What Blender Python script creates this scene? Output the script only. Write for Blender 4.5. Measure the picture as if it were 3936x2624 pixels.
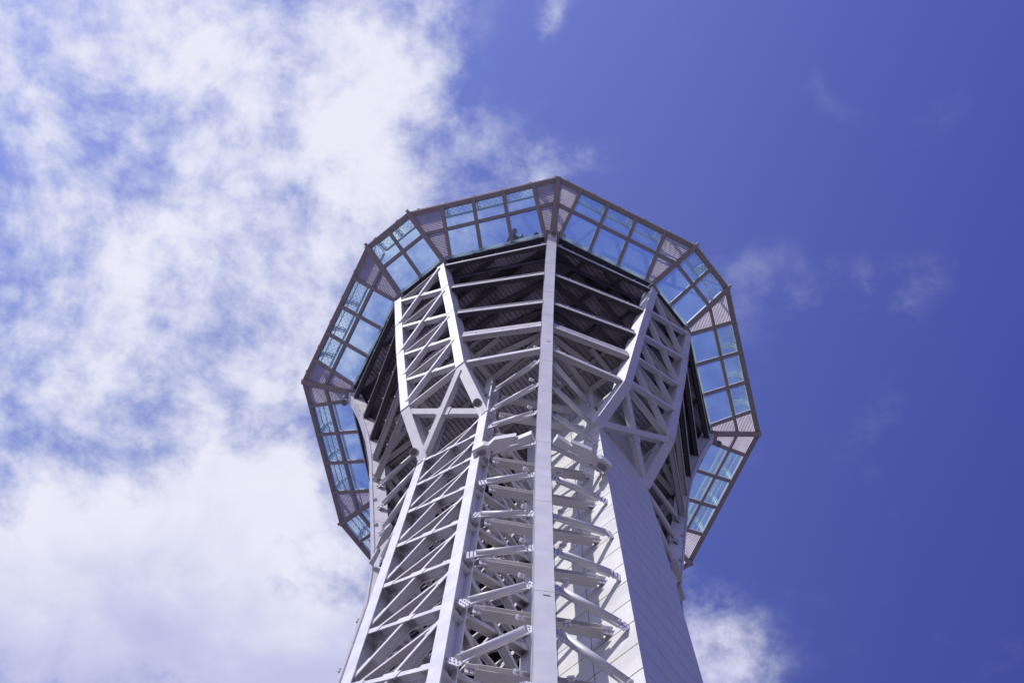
import bpy, math, random
from math import radians as R_, sin, cos, pi, sqrt
from mathutils import Vector as V, Matrix, noise as mnoise

for o in list(bpy.data.objects):
    bpy.data.objects.remove(o)
S = bpy.context.scene
C = S.collection
random.seed(4)

# ------------------------------------------------------------------ camera
PITCH, YAW, ROLL, DIST, PHI = 1.40973, 0.09330, 0.12166, 11.3922, 0.08534
cam = bpy.data.cameras.new('camera')
cam.lens = 50.0
cam.sensor_width = 36.0
cam.clip_end = 20000
co = bpy.data.objects.new('camera', cam)
C.objects.link(co)
fw = V((-sin(YAW) * cos(PITCH), cos(YAW) * cos(PITCH), sin(PITCH)))
rt = V((cos(YAW), sin(YAW), 0))
up = rt.cross(fw)
rt2 = cos(ROLL) * rt + sin(ROLL) * up
up2 = -sin(ROLL) * rt + cos(ROLL) * up
M3 = Matrix((rt2, up2, -fw)).transposed()
RZ = Matrix.Rotation(-PHI, 3, 'Z')
co.matrix_world = Matrix.Translation(RZ @ V((0, -DIST, 1.6))) @ (RZ @ M3).to_4x4()
S.camera = co

# ------------------------------------------------------------------ light
SUN_AZ, SUN_EL = -45.5, 46.0          # azimuth from the front column, positive to the right
sd = V((sin(R_(SUN_AZ)) * cos(R_(SUN_EL)), -cos(R_(SUN_AZ)) * cos(R_(SUN_EL)), sin(R_(SUN_EL))))
sl = bpy.data.lights.new('sun', 'SUN')
sl.energy = 3.1
sl.angle = R_(0.5)
sl.color = (1.0, 0.965, 0.915)
so = bpy.data.objects.new('sun', sl)
C.objects.link(so)
so.rotation_euler = (-sd).to_track_quat('-Z', 'Y').to_euler()
S.view_settings.view_transform = 'Standard'
S.view_settings.look = 'None'
S.view_settings.exposure = 0.12
S.view_settings.gamma = 1.0


class NT:
    """small helper to write node trees"""
    def __init__(s, tree):
        s.t = tree
        s.n = tree.nodes
        s.l = tree.links

    def node(s, typ, **kw):
        nd = s.n.new(typ)
        for k, v in kw.items():
            setattr(nd, k, v)
        return nd

    def put(s, sock, val):
        if hasattr(val, 'is_linked') or hasattr(val, 'links'):
            s.l.new(val, sock)
        else:
            sock.default_value = val

    def m(s, op, a, b=0.0, c=0.0, clamp=False):
        nd = s.node('ShaderNodeMath', operation=op, use_clamp=clamp)
        s.put(nd.inputs[0], a)
        s.put(nd.inputs[1], b)
        if op in ('MULTIPLY_ADD', 'SMOOTH_MIN', 'SMOOTH_MAX'):
            s.put(nd.inputs[2], c)
        return nd.outputs[0]

    def noise(s, vec, scale, detail=4, rough=.5, dist=0.0, dim='3D'):
        nd = s.node('ShaderNodeTexNoise', noise_dimensions=dim)
        if vec is not None:
            s.l.new(vec, nd.inputs['Vector'])
        nd.inputs['Scale'].default_value = scale
        nd.inputs['Detail'].default_value = detail
        nd.inputs['Roughness'].default_value = rough
        nd.inputs['Distortion'].default_value = dist
        return nd.outputs[0]

    def ramp(s, v, a, b, lo=0.0, hi=1.0):
        nd = s.node('ShaderNodeMapRange', interpolation_type='SMOOTHSTEP')
        s.put(nd.inputs[0], v)
        nd.inputs[1].default_value = a
        nd.inputs[2].default_value = b
        nd.inputs[3].default_value = lo
        nd.inputs[4].default_value = hi
        return nd.outputs[0]

    def mix(s, f, a, b):
        nd = s.node('ShaderNodeMix', data_type='RGBA')
        s.put(nd.inputs[0], f)
        s.put(nd.inputs[6], a)
        s.put(nd.inputs[7], b)
        return nd.outputs[2]


# ------------------------------------------------------------------ sky: Nishita air with a cloud layer above it
W = bpy.data.worlds.new('World')
S.world = W
W.use_nodes = True
w = NT(W.node_tree)
for n in list(w.n):
    w.n.remove(n)
sky = w.node('ShaderNodeTexSky', sky_type='NISHITA')
sky.sun_disc = False
sky.sun_elevation = R_(SUN_EL)
sky.sun_rotation = math.atan2(sd.x, sd.y)
sky.air_density = 1.0
sky.dust_density = 0.6
sky.ozone_density = 2.0
tint = w.node('ShaderNodeMix', data_type='RGBA', blend_type='MULTIPLY')
tint.inputs[0].default_value = 1.0
w.l.new(sky.outputs[0], tint.inputs[6])
SKY_TINT = (1.08, .80, 1.62, 1)
tint.inputs[7].default_value = SKY_TINT
tc = w.node('ShaderNodeTexCoord')
sx = w.node('ShaderNodeSeparateXYZ')
w.l.new(tc.outputs['Generated'], sx.inputs[0])
zc = w.m('MAXIMUM', sx.outputs[2], 0.06)
cu = w.m('DIVIDE', sx.outputs[0], zc)
cv = w.m('DIVIDE', sx.outputs[1], zc)
cb = w.node('ShaderNodeCombineXYZ')
w.l.new(cu, cb.inputs[0])
w.l.new(cv, cb.inputs[1])
uv = cb.outputs[0]
# warp
nw = w.node('ShaderNodeTexNoise')
w.l.new(uv, nw.inputs['Vector'])
nw.inputs['Scale'].default_value = 7
nw.inputs['Detail'].default_value = 1
wv = w.node('ShaderNodeVectorMath', operation='MULTIPLY_ADD')
w.l.new(nw.outputs[1], wv.inputs[0])
wv.inputs[1].default_value = (.08, .08, 0)
w.l.new(uv, wv.inputs[2])
uvw = wv.outputs[0]
su = w.node('ShaderNodeSeparateXYZ')
w.l.new(uvw, su.inputs[0])
ou = w.m('SUBTRACT', su.outputs[0], .04)
ov = w.m('SUBTRACT', su.outputs[1], .04)


def blob(u0, v0, a, b, ang, amp):
    """soft elliptical patch of cloud cover"""
    du = w.m('SUBTRACT', ou, u0)
    dv = w.m('SUBTRACT', ov, v0)
    ca, sa = cos(R_(ang)), sin(R_(ang))
    p = w.m('ADD', w.m('MULTIPLY', du, ca / a), w.m('MULTIPLY', dv, sa / a))
    q = w.m('ADD', w.m('MULTIPLY', du, -sa / b), w.m('MULTIPLY', dv, ca / b))
    r2 = w.m('ADD', w.m('MULTIPLY', p, p), w.m('MULTIPLY', q, q))
    e = w.m('POWER', 2.71828, w.m('MULTIPLY', r2, -1.0))
    return w.m('MULTIPLY', e, amp)


BLOBS = [
    (-.34, .00, .17, .13, 0, .56), (-.21, -.02, .11, .12, -20, .52), (-.105, -.03, .055, .10, 0, .54), (-.115, .05, .05, .05, 0, .27),
    (-.36, .14, .14, .06, 15, .38), (-.22, .12, .12, .06, -20, .36), (-.12, .09, .08, .06, -30, .44),
    (-.14, .18, .10, .05, -20, .32), (-.29, .21, .16, .05, -15, .33), (-.36, .25, .07, .06, 0, .36), (-.22, .24, .10, .04, 0, .26),
    (-.36, .36, .12, .06, -10, .55), (-.24, .335, .09, .065, -10, .80), (-.165, .30, .05, .06, 10, .66),
    (-.34, .44, .16, .10, 0, 1.0), (-.18, .41, .11, .10, 0, 1.0), (-.09, .45, .06, .08, 0, .72), (-.13, .33, .04, .05, 0, .3),
    (.16, .385, .055, .05, 30, .85), (.115, .335, .02, .03, 20, .35), (.20, .43, .04, .03, 20, .34),
    (.19, .10, .08, .035, -10, .17), (.27, .09, .06, .03, 0, .13), (.21, -.03, .04, .02, 20, .15), (.27, -.03, .03, .02, -20, .13),
    (.012, -.06, .012, .03, 10, .36), (.012, -.095, .02, .02, 10, .30), (.02, .03, .05, .02, -40, .18), (-.005, .045, .03, .03, 0, .24), (.37, .36, .07, .05, 30, .12),
    (.14, .23, .03, .10, 0, .2), (.28, .20, .08, .05, -20, .14),
    (-.275, .012, .03, .022, 30, -.20), (-.165, .035, .03, .016, 60, -.40), (-.29, .085, .09, .016, 5, -.14), (-.16, .085, .03, .014, 30, -.15),
    (-.30, .285, .05, .012, -8, -.16), (-.18, .245, .06, .02, -15, -.18), (-.155, .362, .014, .010, 0, -.36), (-.36, -.05, .03, .02, 0, -.25),
]
cov = None
for b in BLOBS:
    e = blob(*b)
    cov = e if cov is None else w.m('ADD', cov, e)
n1 = w.noise(uvw, 11, 14, .60, .12)
n2 = w.noise(uv, 30, 12, .63, .0)
nn = w.m('ADD', w.m('MULTIPLY', n1, .75), w.m('MULTIPLY', n2, .52))
dens = w.ramp(w.m('ADD', cov, w.m('MULTIPLY', w.m('SUBTRACT', nn, .635), w.ramp(cov, .05, .45, .7, 2.9))), .08, 1.25)
shade = w.ramp(w.m('ADD', w.m('SUBTRACT', w.noise(uvw, 8, 6, .55), .5), w.m('MULTIPLY', w.m('SUBTRACT', cv, .335), 2.6)), -.12, .42)
ccol = w.mix(shade, (.76, .77, .88, 1), (.47, .49, .73, 1))
# world colours are scaled by the Background strength below
SKY_STR = 0.13
cscale = w.node('ShaderNodeMix', data_type='RGBA', blend_type='MULTIPLY')
cscale.inputs[0].default_value = 1
w.l.new(ccol, cscale.inputs[6])
cscale.inputs[7].default_value = (1 / SKY_STR, 1 / SKY_STR, 1 / SKY_STR, 1)
# clear air is brighter on the sun's side
sunside = w.m('ADD', w.m('MULTIPLY', cu, -sd.x), w.m('MULTIPLY', w.m('SUBTRACT', cv, .16), -sd.y * .05))
gt = w.ramp(w.m('MULTIPLY', sunside, -1.0), -.30, .24)
glow = w.node('ShaderNodeValToRGB')
ce = glow.color_ramp.elements
ce[0].color = (.46, .50, .67, 1)
ce[1].color = (1.18, 1.42, 1.0, 1)
e_ = ce.new(.5)
e_.color = (.88, 1.0, .85, 1)
w.l.new(gt, glow.inputs[0])
air = w.node('ShaderNodeMix', data_type='RGBA', blend_type='MULTIPLY')
air.inputs[0].default_value = 1
w.l.new(tint.outputs[2], air.inputs[6])
w.l.new(glow.outputs[0], air.inputs[7])
fin0 = w.mix(dens, air.outputs[2], cscale.outputs[2])
# the air is dull towards the built-up horizon
low = w.ramp(sx.outputs[2], .0, .75, .30, 1.0)
lowm = w.node('ShaderNodeMix', data_type='RGBA', blend_type='MULTIPLY')
lowm.inputs[0].default_value = 1
w.l.new(fin0, lowm.inputs[6])
w.l.new(low, lowm.inputs[7])
fin = lowm.outputs[2]
bg = w.node('ShaderNodeBackground')
w.l.new(fin, bg.inputs[0])
bg.inputs[1].default_value = SKY_STR
wo = w.node('ShaderNodeOutputWorld')
w.l.new(bg.outputs[0], wo.inputs[0])


# ------------------------------------------------------------------ materials
def mat(name, col, rough=.5, metal=0.0, var=.06, vscale=3.0, spec=.5, streak=0.0):
    m = bpy.data.materials.new(name)
    m.use_nodes = True
    t = NT(m.node_tree)
    b = t.n['Principled BSDF']
    g = t.node('ShaderNodeTexCoord').outputs['Object']
    n = t.noise(g, vscale, 6, .6)
    k = t.ramp(n, .3, .7, 1 - var, 1 + var)
    if streak:
        mp = t.node('ShaderNodeMapping')
        mp.inputs['Scale'].default_value = (9, 9, .5)
        t.l.new(g, mp.inputs[0])
        st = t.ramp(t.noise(mp.outputs[0], 1.0, 5, .65), .52, .80, 1.0, 1 - streak)
        k = t.m('MULTIPLY', k, st)
    vm = t.node('ShaderNodeMix', data_type='RGBA', blend_type='MULTIPLY')
    vm.inputs[0].default_value = 1
    vm.inputs[6].default_value = (*col, 1)
    t.l.new(k, vm.inputs[7])
    t.l.new(vm.outputs[2], b.inputs['Base Color'])
    t.l.new(t.ramp(n, .3, .7, max(.05, rough - .06), rough + .06), b.inputs['Roughness'])
    b.inputs['Metallic'].default_value = metal
    b.inputs['Specular IOR Level'].default_value = spec
    return m


MAT = dict(
    steel=mat('white_painted_steel', (.70, .68, .70), .45, var=.05, vscale=2.0, streak=.07),
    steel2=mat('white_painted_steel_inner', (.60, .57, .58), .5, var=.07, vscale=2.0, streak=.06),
    grey=mat('grey_painted_steel', (.47, .44, .46), .5, var=.06),
    panel=mat('cream_cladding_panel', (.70, .695, .665), .36, var=.03, vscale=.8),
    joint=mat('dark_joint', (.03, .03, .035), .8),
    frame=mat('mauve_window_frame', (.36, .305, .335), .45, var=.05),
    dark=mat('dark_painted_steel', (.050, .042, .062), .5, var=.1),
    deck=mat('dark_corrugated_deck', (.42, .37, .46), .38, var=.45, vscale=1.3),
    decklight=mat('grey_corrugated_deck', (.50, .46, .51), .4, var=.25, vscale=1.3),
    pale=mat('pale_green_aluminium', (.44, .56, .57), .4, var=.05),
    sill=mat('pale_sill_flashing', (.72, .86, .86), .4, var=.04),
    wire=mat('grey_wire', (.22, .22, .26), .5),
    white=mat('white_enamel', (.80, .78, .82), .4, var=.03),
    bolt=mat('bolt_steel', (.30, .27, .33), .5),
    lampglass=mat('lamp_glass', (.45, .47, .50), .15),
    drum=mat('speaker_grille', (.34, .33, .34), .6, var=.12, vscale=40),
    slat=mat('louver_slat', (.40, .35, .41), .5),
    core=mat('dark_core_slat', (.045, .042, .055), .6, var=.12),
    skin=mat('skin', (.45, .28, .21), .5), hair=mat('hair', (.02, .013, .016), .5),
    coat_green=mat('coat_green', (.10, .14, .13), .8), coat_dark=mat('coat_dark', (.03, .045, .055), .8),
    coat_red=mat('coat_red', (.16, .05, .07), .8), cap_red=mat('cap_red', (.13, .035, .05), .8), trousers=mat('trousers', (.04, .045, .07), .8),
)


def translucent(name, col):
    m = bpy.data.materials.new(name)
    m.use_nodes = True
    t = NT(m.node_tree)
    for n in list(t.n):
        t.n.remove(n)
    o = t.node('ShaderNodeOutputMaterial')
    d = t.node('ShaderNodeBsdfDiffuse')
    d.inputs[0].default_value = (*col, 1)
    tr = t.node('ShaderNodeBsdfTranslucent')
    g = t.node('ShaderNodeTexCoord').outputs['Object']
    c2 = t.mix(t.ramp(t.noise(g, 1.6, 6, .6), .35, .7), (*[c * .8 for c in col], 1), (*col, 1))
    t.l.new(c2, tr.inputs[0])
    mx = t.node('ShaderNodeMixShader')
    mx.inputs[0].default_value = .72
    t.l.new(d.outputs[0], mx.inputs[1])
    t.l.new(tr.outputs[0], mx.inputs[2])
    t.l.new(mx.outputs[0], o.inputs[0])
    return m


MAT['sill'] = translucent('pale_sill_flashing', (.86, .97, .97))
MAT['louver'] = translucent('louver_backing', (.84, .79, .83))


def glass(name, tintc):
    m = bpy.data.materials.new(name)
    m.use_nodes = True
    t = NT(m.node_tree)
    for n in list(t.n):
        t.n.remove(n)
    o = t.node('ShaderNodeOutputMaterial')
    tr = t.node('ShaderNodeBsdfTransparent')
    tr.inputs[0].default_value = (*tintc, 1)
    gl = t.node('ShaderNodeBsdfGlossy')
    gl.inputs['Roughness'].default_value = .0
    fr = t.node('ShaderNodeFresnel')
    fr.inputs[0].default_value = 1.5
    # cyan scatter put into the panes stands for inner reflections and haze
    du = t.node('ShaderNodeBsdfTranslucent')
    du.inputs[0].default_value = (.55, .86, 1.0, 1)
    gco_ = t.node('ShaderNodeTexCoord').outputs['Object']
    dm = t.node('ShaderNodeMixShader')
    t.l.new(t.ramp(t.noise(gco_, .9, 6, .6), .35, .7, .06, .13), dm.inputs[0])
    t.l.new(tr.outputs[0], dm.inputs[1])
    t.l.new(du.outputs[0], dm.inputs[2])
    mx = t.node('ShaderNodeMixShader')
    t.l.new(t.m('MULTIPLY', fr.outputs[0], 1.4), mx.inputs[0])
    t.l.new(dm.outputs[0], mx.inputs[1])
    t.l.new(gl.outputs[0], mx.inputs[2])
    t.l.new(mx.outputs[0], o.inputs[0])
    return m


MAT['glass'] = glass('tinted_window_glass', (.76, .92, 1.0))


# ------------------------------------------------------------------ mesh helper
class MB:
    def __init__(s):
        s.v, s.f, s.sm, s.mi = [], [], [], []
        s.cur = 0

    def face(s, idx, smooth=False):
        s.f.append(idx)
        s.sm.append(smooth)
        s.mi.append(s.cur)

    def box(s, c, ax, ay, az):
        c, ax, ay, az = V(c), V(ax), V(ay), V(az)
        i = len(s.v)
        for sx_, sy_, sz_ in ((-1, -1, -1), (1, -1, -1), (1, 1, -1), (-1, 1, -1), (-1, -1, 1), (1, -1, 1), (1, 1, 1), (-1, 1, 1)):
            s.v.append(c + sx_ * ax + sy_ * ay + sz_ * az)
        flip = ax.cross(ay).dot(az) < 0
        for q in ((0, 3, 2, 1), (4, 5, 6, 7), (0, 1, 5, 4), (1, 2, 6, 5), (2, 3, 7, 6), (3, 0, 4, 7)):
            q = tuple(i + k for k in (reversed(q) if flip else q))
            s.face(q)
        return s

    def bar(s, p0, p1, wd, ht, upv=(0, 0, 1), off=(0, 0, 0)):
        p0, p1, upv, off = V(p0), V(p1), V(upv), V(off)
        d = (p1 - p0)
        L = d.length
        d.normalize()
        a = d.cross(upv)
        if a.length < 1e-5:
            a = d.cross(V((1, 0, 0)))
        a.normalize()
        b = a.cross(d)
        s.box((p0 + p1) / 2 + off, d * L / 2, a * wd / 2, b * ht / 2)
        return s

    def hbeam(s, p0, p1, fwid, dep, dvec, tf=.022, tw=.018):
        """H section: flanges square to dvec, web along dvec"""
        p0, p1, dv = V(p0), V(p1), V(dvec)
        d = (p1 - p0).normalized()
        dv = (dv - d * dv.dot(d)).normalized()
        o = dv * (dep / 2 - tf / 2)
        s.bar(p0 + o, p1 + o, fwid, tf, dv)
        s.bar(p0 - o, p1 - o, fwid, tf, dv)
        s.bar(p0, p1, tw, dep - 2 * tf - .002, dv)
        return s

    def tube(s, p0, p1, r, n=18, caps=True, r1=None):
        p0, p1 = V(p0), V(p1)
        r1 = r if r1 is None else r1
        d = (p1 - p0).normalized()
        a = d.cross(V((0, 0, 1)))
        if a.length < 1e-4:
            a = d.cross(V((1, 0, 0)))
        a.normalize()
        b = d.cross(a)
        i = len(s.v)
        for k in range(n):
            t = 2 * pi * k / n
            e = a * cos(t) + b * sin(t)
            s.v.append(p0 + e * r)
            s.v.append(p1 + e * r1)
        for k in range(n):
            k2 = (k + 1) % n
            s.face((i + 2 * k, i + 2 * k2, i + 2 * k2 + 1, i + 2 * k + 1), n > 6)
        if caps:
            s.face(tuple(i + 2 * k for k in reversed(range(n))))
            s.face(tuple(i + 2 * k + 1 for k in range(n)))
        return s

    def curve(s, pts, r, n=4):
        for p, q in zip(pts[:-1], pts[1:]):
            s.tube(p, q, r, n, False)
        return s

    def prism(s, pts, ext):
        """polygon pts swept along vector ext"""
        pts = [V(p) for p in pts]
        ext = V(ext)
        n = len(pts)
        i = len(s.v)
        nrm = V((0, 0, 0))
        for k in range(n):
            nrm += pts[k].cross(pts[(k + 1) % n])
        s.v += pts + [p + ext for p in pts]
        bot = list(range(i, i + n))
        top = list(range(i + n, i + 2 * n))
        if nrm.dot(ext) > 0:
            s.face(tuple(reversed(bot)))
            s.face(tuple(top))
            for k in range(n):
                k2 = (k + 1) % n
                s.face((bot[k], bot[k2], top[k2], top[k]))
        else:
            s.face(tuple(bot))
            s.face(tuple(reversed(top)))
            for k in range(n):
                k2 = (k + 1) % n
                s.face((bot[k2], bot[k], top[k], top[k2]))
        return s

    def build(s, name, m, parent=None):
        me = bpy.data.meshes.new(name)
        org = V((0, 0, 0))
        me.from_pydata([tuple(v) for v in s.v], [], s.f)
        for p, sm, mi in zip(me.polygons, s.sm, s.mi):
            p.use_smooth = sm
            p.material_index = mi
        for mm in (m if isinstance(m, (list, tuple)) else [m]):
            me.materials.append(MAT[mm])
        o = bpy.data.objects.new(name, me)
        C.objects.link(o)
        if parent:
            o.parent = parent
            if parent.type == 'EMPTY' or True:
                o.matrix_parent_inverse = Matrix.Translation(parent.matrix_world.translation).inverted() if parent.type == 'EMPTY' else Matrix()
        return o


def empty(name, loc, label, cat, group=None):
    o = bpy.data.objects.new(name, None)
    C.objects.link(o)
    o.location = loc
    o.matrix_world = Matrix.Translation(V(loc))
    o['label'] = label
    o['category'] = cat
    if group:
        o['group'] = group
    return o


def er(az):
    return V((sin(R_(az)), -cos(R_(az)), 0))


def et(az):
    return V((cos(R_(az)), sin(R_(az)), 0))


Z = V((0, 0, 1))


def P(az, r, t, z):
    return er(az) * r + et(az) * t + Z * z


def interp(x, xs, ys):
    if x <= xs[0]:
        return ys[0]
    for i in range(1, len(xs)):
        if x <= xs[i]:
            f = (x - xs[i - 1]) / (xs[i] - xs[i - 1])
            return ys[i - 1] + f * (ys[i] - ys[i - 1])
    return ys[-1]


# ------------------------------------------------------------------ ground
ground = MB()
ground.v += [V((-4000, -4000, 0)), V((4000, -4000, 0)), V((4000, 4000, 0)), V((-4000, 4000, 0))]
ground.face((0, 1, 2, 3))
gm = bpy.data.materials.new('pale_paving')
gm.use_nodes = True
t = NT(gm.node_tree)
b = t.n['Principled BSDF']
gco = t.node('ShaderNodeTexCoord').outputs['Object']
br = t.node('ShaderNodeTexBrick')
t.l.new(gco, br.inputs['Vector'])
br.inputs['Scale'].default_value = .8
br.inputs['Color1'].default_value = (.27, .25, .245, 1)
br.inputs['Color2'].default_value = (.23, .215, .215, 1)
br.inputs['Mortar'].default_value = (.11, .10, .11, 1)
br.inputs['Mortar Size'].default_value = .01
gmx = t.mix(t.ramp(t.noise(gco, .05, 4, .5), .4, .6), (.10, .095, .10, 1), br.outputs[0])
t.l.new(gmx, b.inputs['Base Color'])
b.inputs['Roughness'].default_value = .85
MAT['ground'] = gm
go = ground.build('ground', 'ground')
go['kind'] = 'structure'

# ------------------------------------------------------------------ tower
tower = empty('observation_tower', (0, 0, 0),
              'tall white steel lattice tower with a flared head ringed by sloping glass', 'tower')
PZ = [0, 27.8, 32.2, 35.2, 37.5, 40.6, 42.5, 45.2, 48, 51, 54.3]
PR = [3.62, 3.62, 3.62, 3.83, 4.11, 4.50, 4.74, 5.07, 5.52, 6.13, 6.97]
LV = [53.45, 50.35, 47.3, 44.8, 42.35]           # ring beam levels, top down
CW, CD = .335, .45                                # column width and depth


def Rc(z):
    return interp(z, PZ, PR)


def rib(az, s, z, inset=0.0):
    """outer centre line of a rib; s = -1 / +1 side of its narrow face"""
    r = interp(z, [39.81, 42.12, 53.42], [3.493, 4.62, 6.721])
    a = interp(z, [39.81, 42.12, 53.42], [.311, .225, .1512])
    return P(az, r * cos(a) - inset, s * r * sin(a), z)


# --- columns, in lengths with open joints
def column(az):
    m = MB()
    zs = [0, 19.9, 24.1, 29.6, 34.25, 38.2, 40.9, 43.0, 45.7, 48.2, 51.2, 54.25]
    for z0, z1 in zip(zs[:-1], zs[1:]):
        br_ = [z0 + (.012 if z0 > 0 else 0)] + [q for q in PZ if z0 + .2 < q < z1 - .2] + [z1 - .012]
        for a_, b_ in zip(br_[:-1], br_[1:]):
            i = len(m.v)
            for zz in (a_, b_):
                r = Rc(zz)
                for dr, dt in ((0, -1), (0, 1), (-CD, 1), (-CD, -1)):
                    m.v.append(P(az, r + dr, dt * CW / 2, zz))
            for q in ((0, 1, 5, 4), (1, 2, 6, 5), (2, 3, 7, 6), (3, 0, 4, 7)):
                m.face(tuple(i + k for k in q))
            if a_ == br_[0]:
                m.face((i + 3, i + 2, i + 1, i))
            if b_ == br_[-1]:
                m.face((i + 4, i + 5, i + 6, i + 7))
        # hidden splice inside the joint
        r = Rc(z1)
        m.cur = 1
        m.box(P(az, r - CD / 2, 0, z1), er(az) * (CD / 2 - .02), et(az) * (CW / 2 - .02), Z * .03)
        m.cur = 0
        if z1 in (24.1, 43.0, 51.2):
            # small erection lug under the joint
            m.box(P(az, Rc(z1 - .22) + .006, .03, z1 - .2), er(az) * .012, et(az) * .06, Z * .012)
    c = m.build('column', ['steel', 'joint'], tower)
    cap = MB()
    cap.box(P(az, 6.83, 0, 54.33), er(az) * .26, et(az) * .27, Z * .05)
    cap.box(P(az, 6.86, 0, 54.62), er(az) * .16, et(az) * .15, Z * .23)
    for sx_ in (-1, 1):
        for sy_ in (-1, 1):
            cap.tube(P(az, 6.83 + sx_ * .2, sy_ * .22, 54.24), P(az, 6.83 + sx_ * .2, sy_ * .22, 54.28), .02, 6)
    cap.build('column_cap', 'frame', c)
    return c


cols = {az: column(az) for az in (0, 90, -90, 180)}


# --- ribs of the narrow faces
def make_rib(az, s):
    m = MB()
    zs = [39.75, 42.12, 48.0, 53.65]
    wd, dp = .30, .46
    ring = []
    for zz in zs:
        c = rib(az, s, zz)
        for dr, dt in ((0, -1), (0, 1), (-dp, 1), (-dp, -1)):
            ring.append(c + er(az) * dr + et(az) * dt * wd / 2)
    m.v += ring
    for k in range(3):
        i = 4 * k
        for q in ((0, 1, 5, 4), (1, 2, 6, 5), (2, 3, 7, 6), (3, 0, 4, 7)):
            m.face(tuple(i + j for j in q))
    m.face((3, 2, 1, 0))
    m.face((12, 13, 14, 15))
    # splice cover straps
    for zz in (42.12, 47.4, 50.5):
        c = rib(az, s, zz)
        m.box(c + er(az) * .004, er(az) * .006, et(az) * (wd / 2 + .012), Z * .022)
    # gusset where the knee bends
    o = m.build('rib', 'steel', tower)
    cp = MB()
    c = rib(az, s, 53.9)
    cp.box(c - er(az) * .12 + Z * .05, er(az) * .20, et(az) * .22, Z * .05)
    cp.bar(c - er(az) * .15 + Z * .1, c - er(az) * .02 + Z * .75, .22, .16, er(az))
    cp.build('rib_cap', 'frame', o)
    return o


for az in (-45, 45, 135, -135):
    for s in (-1, 1):
        make_rib(az, s)

# --- braces of the narrow faces (two upper faces fully, the hidden ones too, cheap)
for az in (-45, 45, 135, -135):
    n = er(az)
    for k, z in enumerate(LV):
        m = MB()
        a, b_ = rib(az, -1, z, .16), rib(az, 1, z, .16)
        m.hbeam(a + et(az) * .15, b_ - et(az) * .15, .16, .17, n)
        m.build('face_beam', 'steel', tower)
        if k < 4:
            m = MB()
            zh = (1.05, .52, .52, .60)[k]
            a, b_ = rib(az, -1, z, .40), rib(az, 1, z, .40)
            m.bar(a, b_, .03, zh - .05, Z, off=Z * ((zh + .05) / 2))
            m.build('face_light_stop', 'dark', tower)  # dark strip added to keep the sun out above the face beam
    for k in range(4):
        zt, zb = LV[k] - .12, LV[k + 1] + .12
        for sgn in (-1, 1):
            a, b_ = rib(az, -sgn, zt, .10 + .03 * sgn), rib(az, sgn, zb, .10 + .03 * sgn)
            d = (b_ - a).normalized()
            m = MB()
            m.bar(a + d * .13, b_ - d * .13, .17, .17, n)
            if sgn > 0:
                mid = (a + b_) / 2
                m.bar(mid - d * .28 + n * .012, mid + d * .28 + n * .012, .22, .17, n)
            m.build('cross_brace', 'steel', tower)
    # last panel, knee to foot
    n = et(az).cross(rib(az, 1, 42.1) - rib(az, 1, 39.9)).normalized()
    n = n if n.dot(er(az)) > 0 else -n
    for sgn in (-1, 1):
        a, b_ = rib(az, -sgn, 42.05, .10 + .03 * sgn), rib(az, sgn, 39.95, .12 + .03 * sgn)
        d = (b_ - a).normalized()
        m = MB()
        m.bar(a + d * .13, b_ - d * .10, .19, .19, n)
        if sgn > 0:
            mid = (a + b_) / 2
            m.bar(mid - d * .25 + n * .014, mid + d * .25 + n * .014, .26, .19, n)
        m.build('cross_brace', 'steel', tower)


# --- ring beams between columns and ribs
def ring_pt(az_col, side, z, inset):
    """polygon corner at the column, and at the rib on the given side (+1 = clockwise to the right)"""
    a = P(az_col, Rc(z) - inset, 0, z)
    b_ = rib(az_col + 45 * side, -side, z, inset)
    return a, b_


for az in (0, 90, 180, -90):
    for side in (-1, 1):
        for k, z in enumerate(LV):
            a, b_ = ring_pt(az, side, z, .13)
            d = (b_ - a).normalized()
            out = d.cross(Z)
            if out.dot(er(az)) < 0:
                out = -out
            a2, b2 = a + d * (CW / 2 + .01), b_ - d * .17
            m = MB()
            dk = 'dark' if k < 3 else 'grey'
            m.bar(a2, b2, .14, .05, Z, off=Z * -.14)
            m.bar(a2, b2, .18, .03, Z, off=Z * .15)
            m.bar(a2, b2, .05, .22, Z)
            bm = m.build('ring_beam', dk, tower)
            e = MB()
            zl, zh = -.2, (.24, .50, .50, .62, .22)[k]
            e.bar(a2, b2, .03, .34, Z, off=out * .095 + Z * -.03)
            nb = 3
            for j in range(nb):
                p = a2 + (b2 - a2) * ((j + .5) / nb)
                e.box(p + out * .13 + Z * .10, d * .009, out * .012, Z * .05)
            e.build('edge_plate', 'steel', bm)
            if 0 < k < 4:
                e = MB()
                e.bar(a2, b2, .03, zh - .12, Z, off=out * .10 + Z * (zh + .16) / 2)
                e.build('light_stop', 'dark' if k < 3 else 'grey', bm)  # plate added to stop sun leaking in under the deck
            if k == 0:
                e = MB()
                e.bar(a2 - out * .5, b2 - out * .5, .04, 1.05, Z, off=Z * .55)
                e.build('light_stop', 'dark', bm)  # recessed plate added to block sun through the gap below the fascia


# --- corrugated decks
def poly_level(z, grow=0.0):
    pts = []
    for az in (0, 90, 180, 270):
        pts.append(P(az, Rc(z) + grow, 0, 0))
        pts.append(rib(az + 45, -1, z, -grow) * 1.0)
        pts.append(rib(az + 45, 1, z, -grow) * 1.0)
    return [V((p.x, p.y, 0)) for p in pts]


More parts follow.
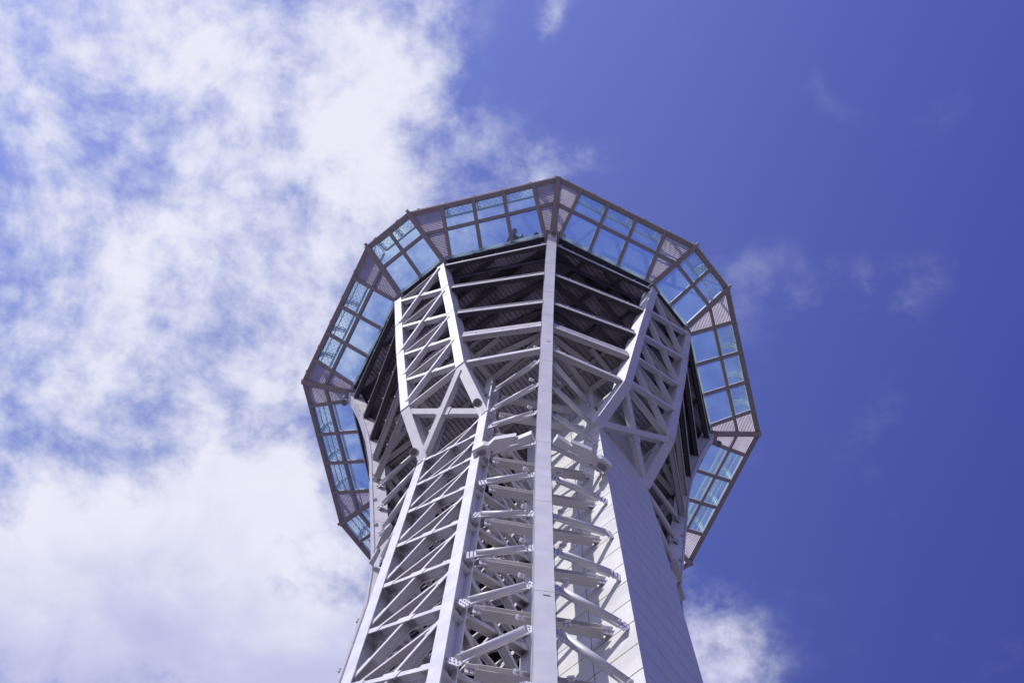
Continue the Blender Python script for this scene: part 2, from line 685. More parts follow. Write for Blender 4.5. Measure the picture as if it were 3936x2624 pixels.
def clip_line(poly, ax, ay, u):
    """interval along ay where line (coordinate u on ax) crosses the convex polygon"""
    vs = []
    n = len(poly)
    for i in range(n):
        p, q = poly[i], poly[(i + 1) % n]
        pu, qu = p.dot(ax), q.dot(ax)
        if (pu - u) * (qu - u) < 0:
            f = (u - pu) / (qu - pu)
            vs.append((p + (q - p) * f).dot(ay))
    if len(vs) < 2:
        return None
    return min(vs), max(vs)


def corrugated(z, poly, mname, pitch=.15, depth=.08):
    ax, ay = et(-45), er(-45)
    umax = max(p.dot(ax) for p in poly) - .02
    umin = min(p.dot(ax) for p in poly) + .02
    prof = [(0, 0), (.72, 0), (.74, 1), (.98, 1)]
    pts = []
    u = umin
    while u < umax:
        for f, h in prof:
            uu = u + f * pitch
            if uu < umax:
                pts.append((uu, z + h * depth))
        u += pitch
    m = MB()
    last = None
    for uu, zz in pts:
        iv = clip_line(poly, ax, ay, uu)
        if iv is None:
            last = None
            continue
        i = len(m.v)
        m.v.append(ax * uu + ay * iv[0] + Z * zz)
        m.v.append(ax * uu + ay * iv[1] + Z * zz)
        m.v.append(ax * uu + ay * iv[0] + Z * (z + depth + .03))
        m.v.append(ax * uu + ay * iv[1] + Z * (z + depth + .03))
        if last is not None:
            m.face((last, last + 1, i + 1, i))
            m.face((last + 2, i + 2, i + 3, last + 3))
        last = i
    o = m.build('deck_plate', mname, tower)
    # purlins under the deck, across the corrugation
    pm = MB()
    vmin = min(p.dot(ay) for p in poly) + .3
    vmax = max(p.dot(ay) for p in poly) - .1
    v_ = vmax - .45
    while v_ > vmin:
        iv = clip_line(poly, ay, ax, v_)
        if iv and iv[1] - iv[0] > .8:
            a = ay * v_ + ax * (iv[0] + .2) + Z * (z - .13)
            b_ = ay * v_ + ax * (iv[1] - .2) + Z * (z - .13)
            pm.bar(a, b_, .11, .20, Z)
        v_ -= 1.36
    pm.build('purlin', 'dark' if mname == 'deck' else 'grey', tower)
    return o


GB = dict(E=(6.92, 55.0), D=(6.76, .156))
GT = dict(E=(9.006, 56.0), D=(8.936, .1148))


def gpoly(rE, rD, al):
    pts = []
    for az in (0, 90, 180, 270):
        pts.append(P(az, rE, 0, 0))
        pts.append(er(az + 45) * rD * cos(al) - et(az + 45) * rD * sin(al))
        pts.append(er(az + 45) * rD * cos(al) + et(az + 45) * rD * sin(al))
    return pts


corrugated(54.62, gpoly(6.86, 6.70, .156), 'deck')
corrugated(LV[1] + .42, poly_level(LV[1], -.045), 'deck')
corrugated(LV[2] + .42, poly_level(LV[2], -.045), 'deck')
corrugated(LV[3] + .55, poly_level(LV[3], -.045), 'decklight')

# diagonal stays under the decks, one pair per bay and tier
for az in (0, 90, 180, -90):
    for side in (-1, 1):
        for k in range(4):
            m = MB()
            a, b_ = ring_pt(az, side, LV[k], .3)
            a2, b2 = ring_pt(az, side, LV[k + 1], .45)
            zt = (54.62, LV[1] + .42, LV[2] + .42, LV[3] + .55)[k] - .33
            p, q = V((a.x, a.y, zt)), V((a2.x, a2.y, zt)) * .35 + V((b2.x, b2.y, zt)) * .65
            q.z = zt
            m.bar(p, q, .17, .2, Z)
            p2, q2 = p * .45 + V((b_.x, b_.y, zt)) * .55, V((b2.x, b2.y, zt))
            m.bar(p2, q2, .15, .2, Z, off=Z * .02)
            m.build('deck_stay', 'dark' if k < 3 else 'grey', tower)

# walls added inside the ring beams to keep sunlight out of the head
for k in range(1, 4):
    z0 = LV[k] + (.60 if k == 3 else .54)
    z1 = (54.6, LV[1] + .40, LV[2] + .40)[k - 1]
    poly = poly_level(LV[k], -.55)
    m = MB()
    n = len(poly)
    i = len(m.v)
    for p in poly:
        m.v.append(p + Z * z0)
        m.v.append(p + Z * z1)
    for j in range(n):
        j2 = (j + 1) % n
        m.face((i + 2 * j, i + 2 * j2, i + 2 * j2 + 1, i + 2 * j + 1))
    m.build('sun_block_wall', 'dark', tower)

# fascia round the foot of the glass, deck floor above
bp = gpoly(*[GB['E'][0], *GB['D']])
m = MB()
ins = gpoly(6.70, 6.55, .156)
for j in range(12):
    j2 = (j + 1) % 12
    m.prism([ins[j] + Z * 54.50, bp[j] + Z * 54.50, bp[j2] + Z * 54.50, ins[j2] + Z * 54.50], Z * .36)
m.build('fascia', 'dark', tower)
m = MB()
for j in range(12):
    j2 = (j + 1) % 12
    a, b_ = bp[j], bp[j2]
    out = (b_ - a).normalized().cross(Z)
    m.bar(a + out * .05 + Z * 54.97, b_ + out * .05 + Z * 54.97, .10, .09, Z)
m.build('sill', 'sill', tower)
m = MB()
m.prism([p + Z * 54.87 for p in gpoly(6.66, 6.5, .156)], Z * .05)
m.build('deck_floor', 'grey', tower)


# --- glazed skirt
tp = gpoly(*[GT['E'][0], *GT['D']])
NAMES = 'EDC' * 4
NETP = [(.10, .10), (.09, .75), (.11, 1.30), (.22, 1.70), (.40, 1.90), (.62, 1.98)]   # inward, up


def glazing(j):
    j2 = (j + 1) % 12
    ta, tb = tp[j] + Z * 56.0, tp[j2] + Z * 56.0
    ba, bb = bp[j] + Z * 55.0, bp[j2] + Z * 55.0
    kind = ('EL', 'S', 'LE')[j % 3]
    along = (tb - ta).normalized()
    out = along.cross(Z).normalized()
    inn = -out

    def pt(s, t):  # s given as (top, bottom)
        st, sb = s if isinstance(s, tuple) else (s, s)
        return (ba + (bb - ba) * sb) * (1 - t) + (ta + (tb - ta) * st) * t
    nrm = (tb - ta).cross(pt(.5, 0) - pt(.5, 1)).normalized()
    if nrm.z > 0:
        nrm = -nrm                     # points down and outward
    TR = .535
    # outer edge beam
    m = MB()
    m.bar(ta + inn * .10 - along * .05, tb + inn * .10 + along * .05, .20, .26, Z, off=Z * .05)
    L = (tb - ta).length
    eb = m.build('edge_beam', 'frame', tower)
    m = MB()
    m.bar(ta + out * .012, tb + out * .012, .03, .10, Z, off=Z * .15)
    for q in range(int(L / 1.1) + 1):
        p = ta + along * min(L - .1, .4 + q * 1.1)
        m.box(p + out * .03 + Z * .22, along * .06, out * .03, Z * .02)
    m.build('edge_flashing', 'steel', eb)
    if kind == 'S':
        divs = [0, .5, 1]
        louv = []
    else:
        f = [(.17, .072), (.368, .364), (.568, .648), (.775, .93)]
        if kind == 'LE':
            f = [(1 - a, 1 - b_) for a, b_ in reversed(f)]
        divs = f
        louv = [((0.0, 0.0), f[0]), (f[-1], (1.0, 1.0))]
    # mullions
    T0, T1 = .0, .955
    for s in divs:
        if s in (0, 1):
            continue
        m = MB()
        m.bar(pt(s, T0), pt(s, T1), .135, .15, nrm)
        m.build('mullion', 'frame', tower)
    # transom between the end mullions / corners
    m = MB()
    m.bar(pt(0, TR), pt(1, TR), .115, .13, nrm, off=-nrm * .012)
    m.build('transom', 'frame', tower)
    # glass, one window per bay
    for s0, s1 in zip(divs[:-1], divs[1:]):
        m = MB()
        m.prism([pt(s0, .015), pt(s1, .015), pt(s1, .96), pt(s0, .96)], -nrm * .001)
        m.v = m.v[:4]
        m.f, m.sm, m.mi = [(0, 1, 2, 3)], [False], [0]
        m.build('window_pane', 'glass', tower)
    # louvres
    for s0, s1 in louv:
        m = MB()
        e = -nrm * .03
        i = len(m.v)
        m.v += [pt(s0, .02) + e, pt(s1, .02) + e, pt(s1, .95) + e, pt(s0, .95) + e]
        m.face((i, i + 1, i + 2, i + 3))
        m.cur = 1
        for q in range(31):
            tt = .03 + q * .03
            if abs(tt - TR) < .03 or tt > .935:
                continue
            m.bar(pt(s0, tt), pt(s1, tt), .026, .012, nrm)
        m.build('louver_panel', ['louver', 'slat'], tower)
    # net frame and brackets inside the rim
    fr = MB()

    def npt(sa, inw, up_):
        return ta + along * sa + inn * inw + Z * up_
    c0 = .62 * math.tan(R_(22.5) / (1 if kind == 'S' else 1)) * .9
    for ii in (2, 3, 5):
        inw, up_ = NETP[ii]
        sh = inw * .35
        fr.bar(npt(sh, inw, up_), npt(L - sh, inw, up_), .035 if ii != 5 else .085, .045 if ii != 5 else .06, Z)
    fr.build('net_rail', 'pale', tower)
    bs = [s[0] * L if isinstance(s, tuple) else s * L for s in divs]
    if kind == 'S':
        bs = [.5 * L, .06 * L if True else 0]
        bs = [.04 * L + .1, .52 * L]
    for sb in bs:
        bk = MB()
        pts = [npt(sb, a, h) for a, h in NETP]
        for off in (-.085, 0, .085):
            o = along * off
            for p, q in zip(pts[:-1], pts[1:]):
                bk.bar(p + o, q + o, .022 if off else .06, .05, (q - p).cross(along))
        for p, q in zip(pts[:-1], pts[1:]):
            nst = max(1, int((q - p).length / .2))
            for z_ in range(nst):
                c = p + (q - p) * ((z_ + .5) / nst)
                bk.bar(c - along * .09, c + along * .09, .035, .03, Z)
        bk.build('arch_bracket', 'pale', tower)
    # diamond wire net
    if j in (9, 10, 11, 0, 1, 2, 3, 8, 7, 4):
        nt = MB()
        arc = [0]
        for (a, h), (a2, h2) in zip(NETP[:-1], NETP[1:]):
            arc.append(arc[-1] + sqrt((a2 - a) ** 2 + (h2 - h) ** 2))
        A = arc[-1]

        def sp(sa, d):
            a = interp(d, arc, [q[0] for q in NETP])
            h = interp(d, arc, [q[1] for q in NETP])
            return npt(sa, a, h)
        pitch = .21
        for sg in (-1, 1):
            x = -A
            while x < L + A:
                pl = []
                for st in range(11):
                    d = A * st / 10
                    sa = x + sg * d
                    if .05 < sa < L - .05:
                        pl.append(sp(sa, d))
                if len(pl) > 1:
                    nt.curve(pl, .0055, 3)
                x += pitch
        nt.build('wire_net', 'wire', tower)


for j in range(12):
    glazing(j)
# hip mullions at the twelve corners, with rim clamps
for j in range(12):
    a, b_ = bp[j] + Z * 55.0, tp[j] + Z * 56.0
    rad = V((tp[j].x, tp[j].y, 0)).normalized()
    upn = (b_ - a).cross(V((-rad.y, rad.x, 0))).normalized()
    m = MB()
    m.bar(a - rad * .08, b_ - rad * .02, .19, .2, upn)
    m.build('hip_mullion', 'frame', tower)
    if j % 3:
        m = MB()
        m.box(tp[j] + rad * .07 + Z * 56.14, rad * .05, V((-rad.y, rad.x, 0)) * .05, Z * .06)
        m.bar(tp[j] + rad * .1 + Z * 56.05, tp[j] - rad * .3 + Z * 55.84, .03, .03, Z)
        m.build('rim_clamp', 'frame', tower)

# ------------------------------------------------------------------ shaft
NODE = [39.85, 37.2, 34.7, 32.0, 29.3, 26.75, 24.25, 21.65, 19.0, 16.4]
FR, HW = 3.33, 1.1


def corner_post(az, s, r, ztop, sgn_r):
    """H column, flange to the outside"""
    n = er(az)
    m = MB()
    p0, p1 = P(az, r, s * HW, 0), P(az, r, s * HW, ztop)
    m.hbeam(p0 - n * .17, p1 - n * .17, .29, .34, n, .03, .025)
    for z in NODE:
        for dz in (-.28, .28):
            m.box(P(az, r - .17, s * HW, z + dz), n * .138, et(az) * .13, Z * .012)
    return m.build('corner_post', 'steel', tower)


for s in (-1, 1):
    corner_post(-45, s, FR, 45.3, 1)
    corner_post(-45, s, 1.25, 45.3, 1)


def lattice(p_of, nrm, dep, mname='steel', fwid=.17):
    """X bracing between two posts; p_of(side, z) gives axis points"""
    for k in range(len(NODE) - 1):
        zt, zb = NODE[k] - .12, NODE[k + 1] + .12
        for sg in (-1, 1):
            a, b_ = p_of(-sg, zt), p_of(sg, zb)
            d = (b_ - a).normalized()
            a, b_ = a + d * .1, b_ - d * .1
            m = MB()
            o = nrm * (.006 * sg)
            m.hbeam(a + o, b_ + o, fwid, dep, nrm)
            # haunches at both ends and at the crossing
            for p, q in ((a, a + d * .52), (b_ - d * .52, b_)):
                m.hbeam(p + o * 1.6, q + o * 1.6, fwid + .05, dep + .02, nrm)
            if sg > 0:
                mid = (a + b_) / 2
                m.hbeam(mid - d * .3 + o * 2, mid + d * .3 + o * 2, fwid + .06, dep + .016, nrm)
            m.build('lattice_brace', mname, tower)
    for z in NODE:
        a, b_ = p_of(-1, z), p_of(1, z)
        d = (b_ - a).normalized()
        m = MB()
        q = -nrm * .05
        m.hbeam(a + d * .15 + q, b_ - d * .15 + q, .10, dep - .06, nrm)
        m.build('lattice_girt', 'steel2', tower)


lattice(lambda s, z: P(-45, FR - .15, s * HW, z), er(-45), .20, fwid=.11)
lattice(lambda s, z: P(-45, 1.30, s * HW, z), er(-45), .15, 'steel2', .11)
for s in (-1, 1):
    lattice(lambda q, z, s=s: P(-45, (1.25 + FR) / 2 - .2 - q * (FR - 1.25) / 2, s * (HW - .02), z), et(-45) * s, .16, 'steel2', .11)

# clad lift shaft on the right
m = MB()
m.cur = 1
m.box(P(45, (FR + .9) / 2 - .02, 0, 45.38 / 2), er(45) * ((FR - .9) / 2 - .03), et(45) * (HW - .05), Z * (45.38 / 2 - .01))
m.cur = 0
rj = [FR, 2.43, 1.70, .90]
tj = [-HW, -.38, .38, HW]
zj = [22.5 + 1.03 * k for k in range(-14, 23)] + [45.42]
gap = .009
for z0, z1 in zip(zj[:-1], zj[1:]):
    zc_, hz = (z0 + z1) / 2, (z1 - z0) / 2 - .022
    for r1, r0 in zip(rj[:-1], rj[1:]):
        for s in (-1, 1):
            m.box(P(45, (r0 + r1) / 2 - (.012 if r1 == FR else 0), s * (HW - .02), zc_), er(45) * ((r1 - r0) / 2 - gap - (.012 if r1 == FR else 0)), et(45) * .02, Z * hz)
    for t0, t1 in zip(tj[:-1], tj[1:]):
        m.box(P(45, FR - .02, (t0 + t1) / 2, zc_), er(45) * .02, et(45) * ((t1 - t0) / 2 - (gap if abs(t0) < 1 and abs(t1) < 1 else gap / 2)), Z * hz)
m.build('shaft_cladding', ['panel', 'joint'], tower)

# dark slatted stair shafts behind
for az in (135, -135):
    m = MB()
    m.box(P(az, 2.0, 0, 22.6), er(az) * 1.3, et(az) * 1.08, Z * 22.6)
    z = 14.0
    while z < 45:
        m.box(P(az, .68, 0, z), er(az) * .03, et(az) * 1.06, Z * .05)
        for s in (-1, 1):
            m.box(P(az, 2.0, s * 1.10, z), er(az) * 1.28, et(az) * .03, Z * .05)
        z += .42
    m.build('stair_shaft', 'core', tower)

# ------------------------------------------------------------------ tube struts and tie beams in the recesses
ZE = [41.55, 39.4, 37.1, 34.8, 32.4, 29.35, 27.05, 25.0, 22.93, 20.7, 18.3]
ZD = [42.7, 39.95, 37.85, 34.85, 32.2, 29.65, 27.0, 24.35, 21.75, 19.1, 16.5]


def strut(a, b_, r=.078):
    """round tube with a bolted fin plate at each end"""
    d = (b_ - a).normalized()
    sdn = d.cross(Z).normalized()
    upv = sdn.cross(d)
    m = MB()
    L = (b_ - a).length
    m.tube(a + d * .17, b_ - d * .17, r, 20)
    m.tube(a + d * .165, a + d * .18, r + .006, 20)
    m.tube(b_ - d * .18, b_ - d * .165, r + .006, 20)
    st = m.build('strut', 'steel', tower)
    for p, q in ((a, d), (b_, -d)):
        f = MB()
        prof = [(-.02, .17), (.15, .17), (.18, .06), (.19, -.079), (.46, -.081), (.20, -.15), (-.02, -.22)]
        f.prism([p + q * x + upv * y - sdn * .010 for x, y in prof], sdn * .020)
        f.cur = 1
        for x in (.04, .115):
            for y in (-.15, -.06, .03, .12):
                c = p + q * x + upv * y
                f.tube(c - sdn * .026, c + sdn * .026, .013, 6)
        f.build('fin_plate', ['white', 'bolt'], st)
    return st


def recess(az, side, levels):
    for k in levels:
        za, zb = ZE[k], ZD[k]
        a = P(az, Rc(za) - .21, side * (CW / 2 + .005), za)
        b_ = P(az + 45 * side, FR - .13, -side * (HW + (.03 if az + 45 * side == 45 else .15)), zb)
        strut(a, b_)


recess(0, -1, range(0, 11))
recess(0, 1, range(0, 11))
recess(-90, 1, range(0, 8))
recess(90, -1, range(0, 8))

ZI = [42.8, 40.4, 37.8, 35.17, 32.6, 29.95, 27.35, 24.7, 22.1, 19.5, 16.9]
for z in ZI:
    a, b_ = P(-45, 2.86, HW + .16, z), P(45, 2.86, -HW - .01, z)
    d = (b_ - a).normalized()
    m = MB()
    m.hbeam(a + d * .14, b_ - d * .14, .19, .22, Z, .02, .016)
    tb_ = m.build('tie_beam', 'steel2', tower)
    for p, q in ((a, d), (b_, -d)):
        f = MB()
        f.box(p + q * .08, q * .10, d.cross(Z) * .012 + V((0, 0, 0)), Z * .075)
        f.box(p + q * .08 + Z * .085, q * .10, d.cross(Z) * .09, Z * .01)
        f.cur = 1
        for x in (.05, .12):
            for y in (-.045, .0, .045):
                c = p + q * x + Z * y
                f.tube(c - d.cross(Z) * .03, c + d.cross(Z) * .03, .012, 6)
        f.build('end_cleat', ['white', 'bolt'], tb_)

# members joining the knees to the shaft corners
for az in (-45, 45, 135, -135):
    for s in (-1, 1):
        for p, q in ((rib(az, s, 44.9, .5), P(az, FR - .05, s * (HW - .02), 44.95)), (rib(az, s, 42.3, .48), P(az, FR + .02, s * (HW - .05), 42.0))):
            m = MB()
            m.bar(p, q, .17, .2, Z)
            m.build('knee_beam', 'grey', tower)
for az in (0, 90, -90, 180):
    for s in (-1, 1):
        m = MB()
        m.bar(P(az, Rc(44.9) - .5, s * .1, 44.95), P(az + 45 * s, FR - .1, -s * (HW - .05), 44.95), .17, .2, Z)
        m.build('knee_beam', 'grey', tower)

# bent plate boxes across each recess
def ledge(az, side, slim=False):
    D0 = P(az + 45 * side, FR + .06, -side * (HW + .1), 34.75)
    E0 = P(az, Rc(34.6) - .02, side * (CW / 2 + .02), 34.6)
    ax = (E0 - D0)
    L = ax.length
    d = V((ax.x, ax.y, 0)).normalized()
    out = d.cross(Z)
    if out.dot(er(az)) < 0:
        out = -out

    def q(x, o, z):
        o = o * (.55 if slim else 1)
        return V((D0.x, D0.y, 0)) + d * x * V((ax.x, ax.y, 0)).length + out * o + Z * z
    m = MB()
    h = .30 if slim else .42
    # housing at the shaft corner
    if not slim:
        m.prism([q(-.06, .10, 34.42), q(.14, .17, 34.42), q(.25, .10, 34.42), q(.22, -.10, 34.42), q(-.06, -.12, 34.42)], Z * h)
    # middle box, turned
    m.prism([q(.22, .13, 34.40), q(.34, .23, 34.40), q(.70, .19, 34.40), q(.62, .04, 34.40), q(.40, -.10, 34.40), q(.26, -.04, 34.40)], Z * (h - .08))
    # housing at the column
    m.prism([q(.66, .10, 34.36), q(.95, .16, 34.36), q(.97, -.06, 34.36), q(.72, -.06, 34.36)], Z * (h - .06))
    o = m.build('plate_housing', 'steel', tower)
    if slim:
        return
    b = MB()
    b.prism([q(.02, .03, 34.41), q(.12, .06, 34.41), q(.16, .03, 34.41), q(.15, -.07, 34.41), q(.02, -.08, 34.41)], Z * .01)
    for k in range(4):
        b.bar(q(.0, .05 - k * .04, 34.39), q(.16, .07 - k * .04, 34.39), .012, .02, Z)
    b.build('underside_grille', 'slat', o)


for az, side in ((0, -1), (0, 1), (-90, 1), (90, -1)):
    ledge(az, side, az != 0)

# cable runs up the side columns
for az, s in ((-90, 1), (90, -1), (0, -1)):
    m = MB()
    pl = []
    for z in [20, 24, 28, 32, 34, 36, 38, 40, 42, 44, 46, 48, 50, 52, 53.8]:
        pl.append(P(az, Rc(z) - .05 - (.008 * sin(z * 3)), s * (CW / 2 + .02), z))
    m.curve(pl, .007, 5)
    m.build('cable', 'wire', tower)


# ------------------------------------------------------------------ floodlights
ORD = ['topmost', 'second', 'third', 'fourth', 'fifth', 'sixth', 'seventh', 'eighth', 'ninth', 'tenth', 'eleventh']


def flood_proto():
    r = empty('floodlight', (0, 0, 0), '', 'floodlight', 'small floodlights clipped to the steelwork')
    m = MB()
    m.box((0, 0, .20), V((.065, 0, 0)), V((0, .045, 0)), V((0, 0, .06)))
    m.box((0, -.05, .20), V((.07, 0, 0)), V((0, .006, 0)), V((0, 0, .065)))
    for k in range(4):
        m.box((-.045 + .03 * k, .055, .20), V((.004, 0, 0)), V((0, .012, 0)), V((0, 0, .05)))
    m.build('lamp_body', 'white', r)
    m = MB()
    m.box((0, -.0585, .20), V((.055, 0, 0)), V((0, .002, 0)), V((0, 0, .05)))
    m.build('lens', 'lampglass', r)
    m = MB()
    m.tube((0, 0, -.02), (0, .01, .13), .016, 8)
    m.box((0, 0, .12), V((.075, 0, 0)), V((0, .008, 0)), V((0, 0, .006)))
    for s in (-1, 1):
        m.box((s * .073, 0, .16), V((.004, 0, 0)), V((0, .012, 0)), V((0, 0, .045)))
    m.box((0, 0, -.015), V((.03, 0, 0)), V((0, .04, 0)), V((0, 0, .012)))
    m.curve([V((.02, .05, .17)), V((.06, .09, .10)), V((.05, .08, .02)), V((.02, .03, -.01))], .007, 5)
    m.build('bracket', 'grey', r)
    return r


FP = flood_proto()
first = [True]


def flood(loc, heading, tilt, label, roll=0.0):
    if first[0]:
        o = FP
        first[0] = False
    else:
        o = FP.copy()
        C.objects.link(o)
        for ch in [c for c in bpy.data.objects if c.parent == FP]:
            c = ch.copy()
            C.objects.link(c)
            c.parent = o
            c.matrix_parent_inverse = Matrix()
    o.location = loc
    o.scale = (.68, .68, .68)
    o.rotation_euler = (R_(tilt), R_(roll), R_(heading))
    o['label'] = label


bpy.context.view_layer.update()
for ch in [c for c in bpy.data.objects if c.parent == FP]:
    ch.matrix_parent_inverse = Matrix()

SIDE = {-1: 'left', 1: 'right'}
for side in (-1, 1):
    for k, z in enumerate(LV):
        flood(P(0, Rc(z) - .12, side * (CW / 2 + .10), z + .24), side * -25, -20,
              'small white floodlight at the %s ring beam counted down the front column, %s side' % (ORD[k], SIDE[side]), side * 18)
    for k in range(1, 10):
        z = ZE[k]
        a = P(0, Rc(z) - .14, side * (CW / 2 + .16), z + .13)
        if k == 3:
            a += Z * .1
        flood(a, side * -20, -18, 'small white floodlight above the %s tube strut on the front column, %s side' % (ORD[k], SIDE[side]), side * 22)
for az, nm in ((-90, 'left'), (90, 'right')):
    sg = 1 if az < 0 else -1
    for k in range(1, 5):
        z = LV[k]
        flood(P(az, Rc(z) - .06, sg * (CW / 2 + .05), z + .25), az * .6, -20,
              'small grey floodlight where the %s ring beam meets the %s side column' % (ORD[k], nm))
    for k in (0, 1, 2):
        z = ZE[k]
        flood(P(az, Rc(z) - .04, sg * (CW / 2 + .18), z + .14), az * .6, -20,
              'small grey floodlight above the %s tube strut on the %s side column' % (ORD[k], nm))
for k, z in enumerate((31.2, 28.4)):
    flood(P(-90, Rc(z) + .05, .0, z), -90, -15,
          '%s small floodlight on the outer face of the left side column' % ('upper', 'lower')[k])


# ------------------------------------------------------------------ round drum loudspeakers
def drum(loc, facing, label):
    f = V(facing).normalized()
    r = empty('drum_speaker', loc, label, 'speaker', 'round drum speakers on the tower frame')
    L = V(loc)
    m = MB()
    m.tube(L - f * .09, L + f * .03, .115, 28)
    m.tube(L + f * .025, L + f * .04, .126, 28)
    m.build('housing', 'grey', r)
    m = MB()
    m.tube(L + f * .04, L + f * .046, .108, 28)
    m.cur = 1
    a = f.cross(Z)
    a = a.normalized() if a.length > .01 else V((1, 0, 0))
    b_ = f.cross(a)
    for k in range(16):
        t_ = 2 * pi * k / 16
        e = a * cos(t_) + b_ * sin(t_)
        e2 = a * cos(t_ + .5) + b_ * sin(t_ + .5)
        m.bar(L + f * .049 + e * .03, L + f * .049 + e2 * .10, .006, .006, f)
    m.build('grille', ['drum', 'joint'], r)
    m = MB()
    m.bar(L - f * .08, L - f * .16 + Z * .05, .05, .03, Z)
    m.bar(L - f * .14 - a * .1, L - f * .14 + a * .1, .03, .03, f)
    m.build('bracket', 'grey', r)


drum(P(0, 7.04, .03, 53.55), er(0) * .55 - Z * .85, 'round grey drum speaker at the top end of the front column')
drum(P(-45, 3.62, 1.12, 39.75), er(-45) * .5 - Z, 'round grey drum speaker at the foot of the inner left truss rib')
drum(P(-45, 3.62, -1.12, 39.75), er(-45) * .5 - Z, 'round grey drum speaker at the foot of the outer left truss rib')
drum(P(-90, 6.82, .22, 52.1), er(-90) * .3 - Z, 'round grey drum speaker standing off the left side column')
drum(P(90, 6.86, -.22, 52.35), er(90) * .3 - Z, 'round dark drum speaker standing off the right side column under the glass')
drum(P(45, 3.92, 0, 41.15), er(45) * .5 - Z, 'round grey drum speaker where the braces cross beside the clad lift shaft')


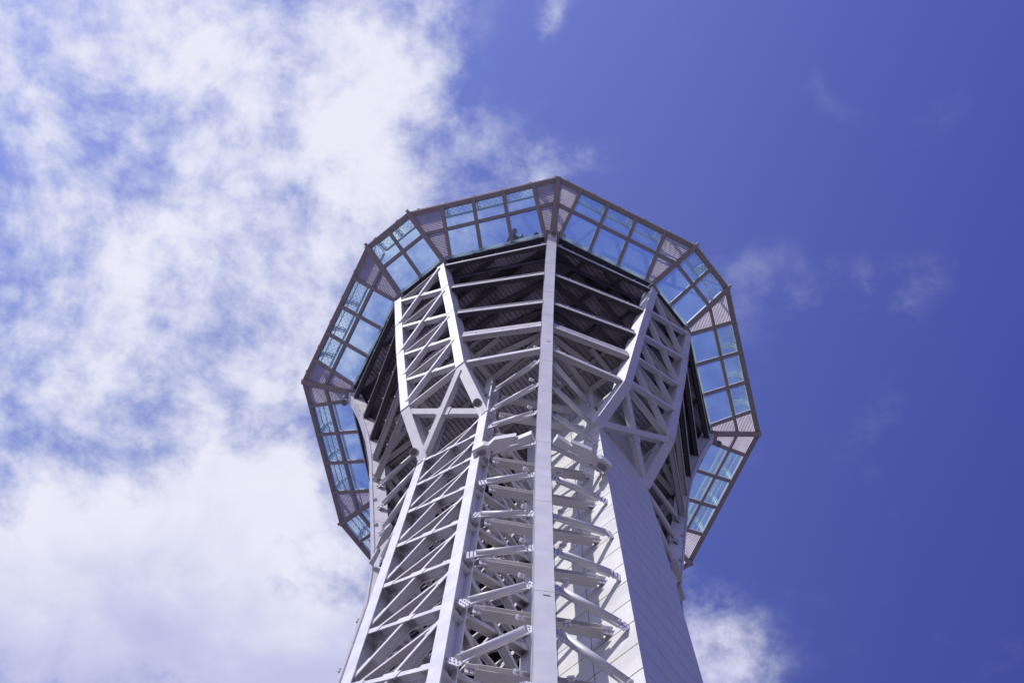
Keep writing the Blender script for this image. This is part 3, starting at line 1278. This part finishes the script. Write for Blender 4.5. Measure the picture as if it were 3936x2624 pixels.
# ------------------------------------------------------------------ visitors leaning over the glass
def person(az, r0, t0, lean, coat, hair, label, cap=None, turn=0.0):
    base = P(az, r0, t0, 54.92)
    out = er(az)
    sid = et(az)
    root = empty('person', base, label, 'person')
    me = bpy.data.meshes.new('body')
    sl_ = sin(R_(lean))
    cl_ = cos(R_(lean))

    def q(f, s, h):
        # above the hips the figure leans outward
        if h > .9:
            k = h - .9
            return base + out * (f * cl_ + k * sl_) + sid * s + Z * (.9 + k * cl_ - f * sl_)
        return base + out * f + sid * s + Z * h
    J = {}
    verts, edges, rad = [], [], []

    def add(n, p, r, prev=None):
        J[n] = len(verts)
        verts.append(p)
        rad.append(r)
        if prev:
            edges.append((J[prev], J[n]))
    add('pelvis', q(0, 0, .93), (.15, .12))
    add('waist', q(0, 0, 1.08), (.14, .11), 'pelvis')
    add('chest', q(.02, 0, 1.28), (.165, .125), 'waist')
    add('collar', q(.01, 0, 1.43), (.10, .08), 'chest')
    add('neck', q(.02, 0, 1.50), (.055, .055), 'collar')
    add('skull', q(.05, 0, 1.58), (.075, .085), 'neck')
    add('crown', q(.06, 0, 1.67), (.072, .082), 'skull')
    for s in (-1, 1):
        n = 'lr'[s > 0]
        add('sh' + n, q(0, s * .19, 1.40), (.06, .06), 'collar')
        add('el' + n, q(.02, s * .23, 1.12), (.045, .045), 'sh' + n)
        add('wr' + n, q(.16, s * .20, .95), (.03, .03), 'el' + n)
        add('pa' + n, q(.22, s * .19, .92), (.035, .018), 'wr' + n)
        add('hip' + n, q(0, s * .09, .88), (.095, .095), 'pelvis')
        add('kn' + n, q(.02, s * .10, .48), (.06, .06), 'hip' + n)
        add('an' + n, q(0, s * .10, .09), (.042, .042), 'kn' + n)
        add('to' + n, q(.16, s * .11, .04), (.04, .03), 'an' + n)
    me.from_pydata([tuple(v - base) for v in verts], edges, [])
    o = bpy.data.objects.new('body', me)
    C.objects.link(o)
    o.parent = root
    sk = o.modifiers.new('skin', 'SKIN')
    for i, (rx, ry) in enumerate(rad):
        me.skin_vertices[0].data[i].radius = (rx, ry)
    me.skin_vertices[0].data[0].use_root = True
    o.modifiers.new('sub', 'SUBSURF').levels = 1
    me.materials.append(MAT[coat])
    for p_ in me.polygons:
        p_.use_smooth = True
    # head with nose and ears, hair cap
    hc = q(.07, 0, 1.62)
    fwd = (out * cos(R_(lean + 35)) - Z * sin(R_(lean + 35))).normalized()
    hup = sid.cross(fwd)
    if hup.z < 0:
        hup = -hup

    def blobm(c, a_, b_, c_, ra, rb, rc, lo=-1.0, n=14):
        m_ = MB()
        rows = 9
        for i in range(rows + 1):
            ph = -pi / 2 + pi * i / rows
            if sin(ph) < lo:
                ph = math.asin(lo)
            for k in range(n):
                th = 2 * pi * k / n
                m_.v.append(c + a_ * ra * cos(ph) * cos(th) + b_ * rb * cos(ph) * sin(th) + c_ * rc * sin(ph))
        for i in range(rows):
            for k in range(n):
                k2 = (k + 1) % n
                m_.face((i * n + k, i * n + k2, (i + 1) * n + k2, (i + 1) * n + k), True)
        return m_
    m = blobm(hc, fwd, sid, hup, .098, .078, .118)
    for mm in (blobm(hc + fwd * .10 - hup * .02, fwd, sid, hup, .022, .014, .026),
               blobm(hc + sid * .078 - hup * .01, fwd, sid, hup, .02, .012, .032),
               blobm(hc - sid * .078 - hup * .01, fwd, sid, hup, .02, .012, .032)):
        i = len(m.v)
        m.v += mm.v
        for f_ in mm.f:
            m.face(tuple(i + k for k in f_), True)
    m.build('head', 'skin', root)
    m = blobm(hc - fwd * .018 + hup * .018, fwd, sid, hup, .105, .09, .118, lo=-.35)
    m.build('hair', hair, root)
    if cap:
        m = blobm(hc + hup * .035, fwd, sid, hup, .118, .10, .105, lo=.05)
        m.prism([hc + fwd * .09 - sid * .09 + hup * .045, hc + fwd * .20 - sid * .06 + hup * .03, hc + fwd * .20 + sid * .06 + hup * .03, hc + fwd * .09 + sid * .09 + hup * .045], hup * .014)
        m.build('cap', cap, root)
    # trousers as a sleeve over the legs
    m = MB()
    for s in (-1, 1):
        m.tube(q(0, s * .095, .90), q(.02, s * .10, .48), .112, 12, False, .085)
        m.tube(q(.02, s * .10, .48), q(0, s * .10, .10), .085, 12, False, .07)
    m.build('trousers', 'trousers', root)


person(0, 6.10, -1.42, 54, 'coat_green', 'hair', 'person in a dark cap and grey green coat leaning far out over the glass', 'cap_red')
person(0, 6.10, -1.14, 30, 'coat_red', 'hair', 'person whose dark reddish head just shows over the sill between two window bars', None)
person(0, 6.24, -.57, 30, 'coat_dark', 'hair', 'person in a red cap and dark coat at the sill left of the front column', 'cap_red')
person(0, 6.30, .48, 31, 'coat_dark', 'hair', 'person with dark hair at the sill right of the front column', None)

bpy.context.view_layer.update()
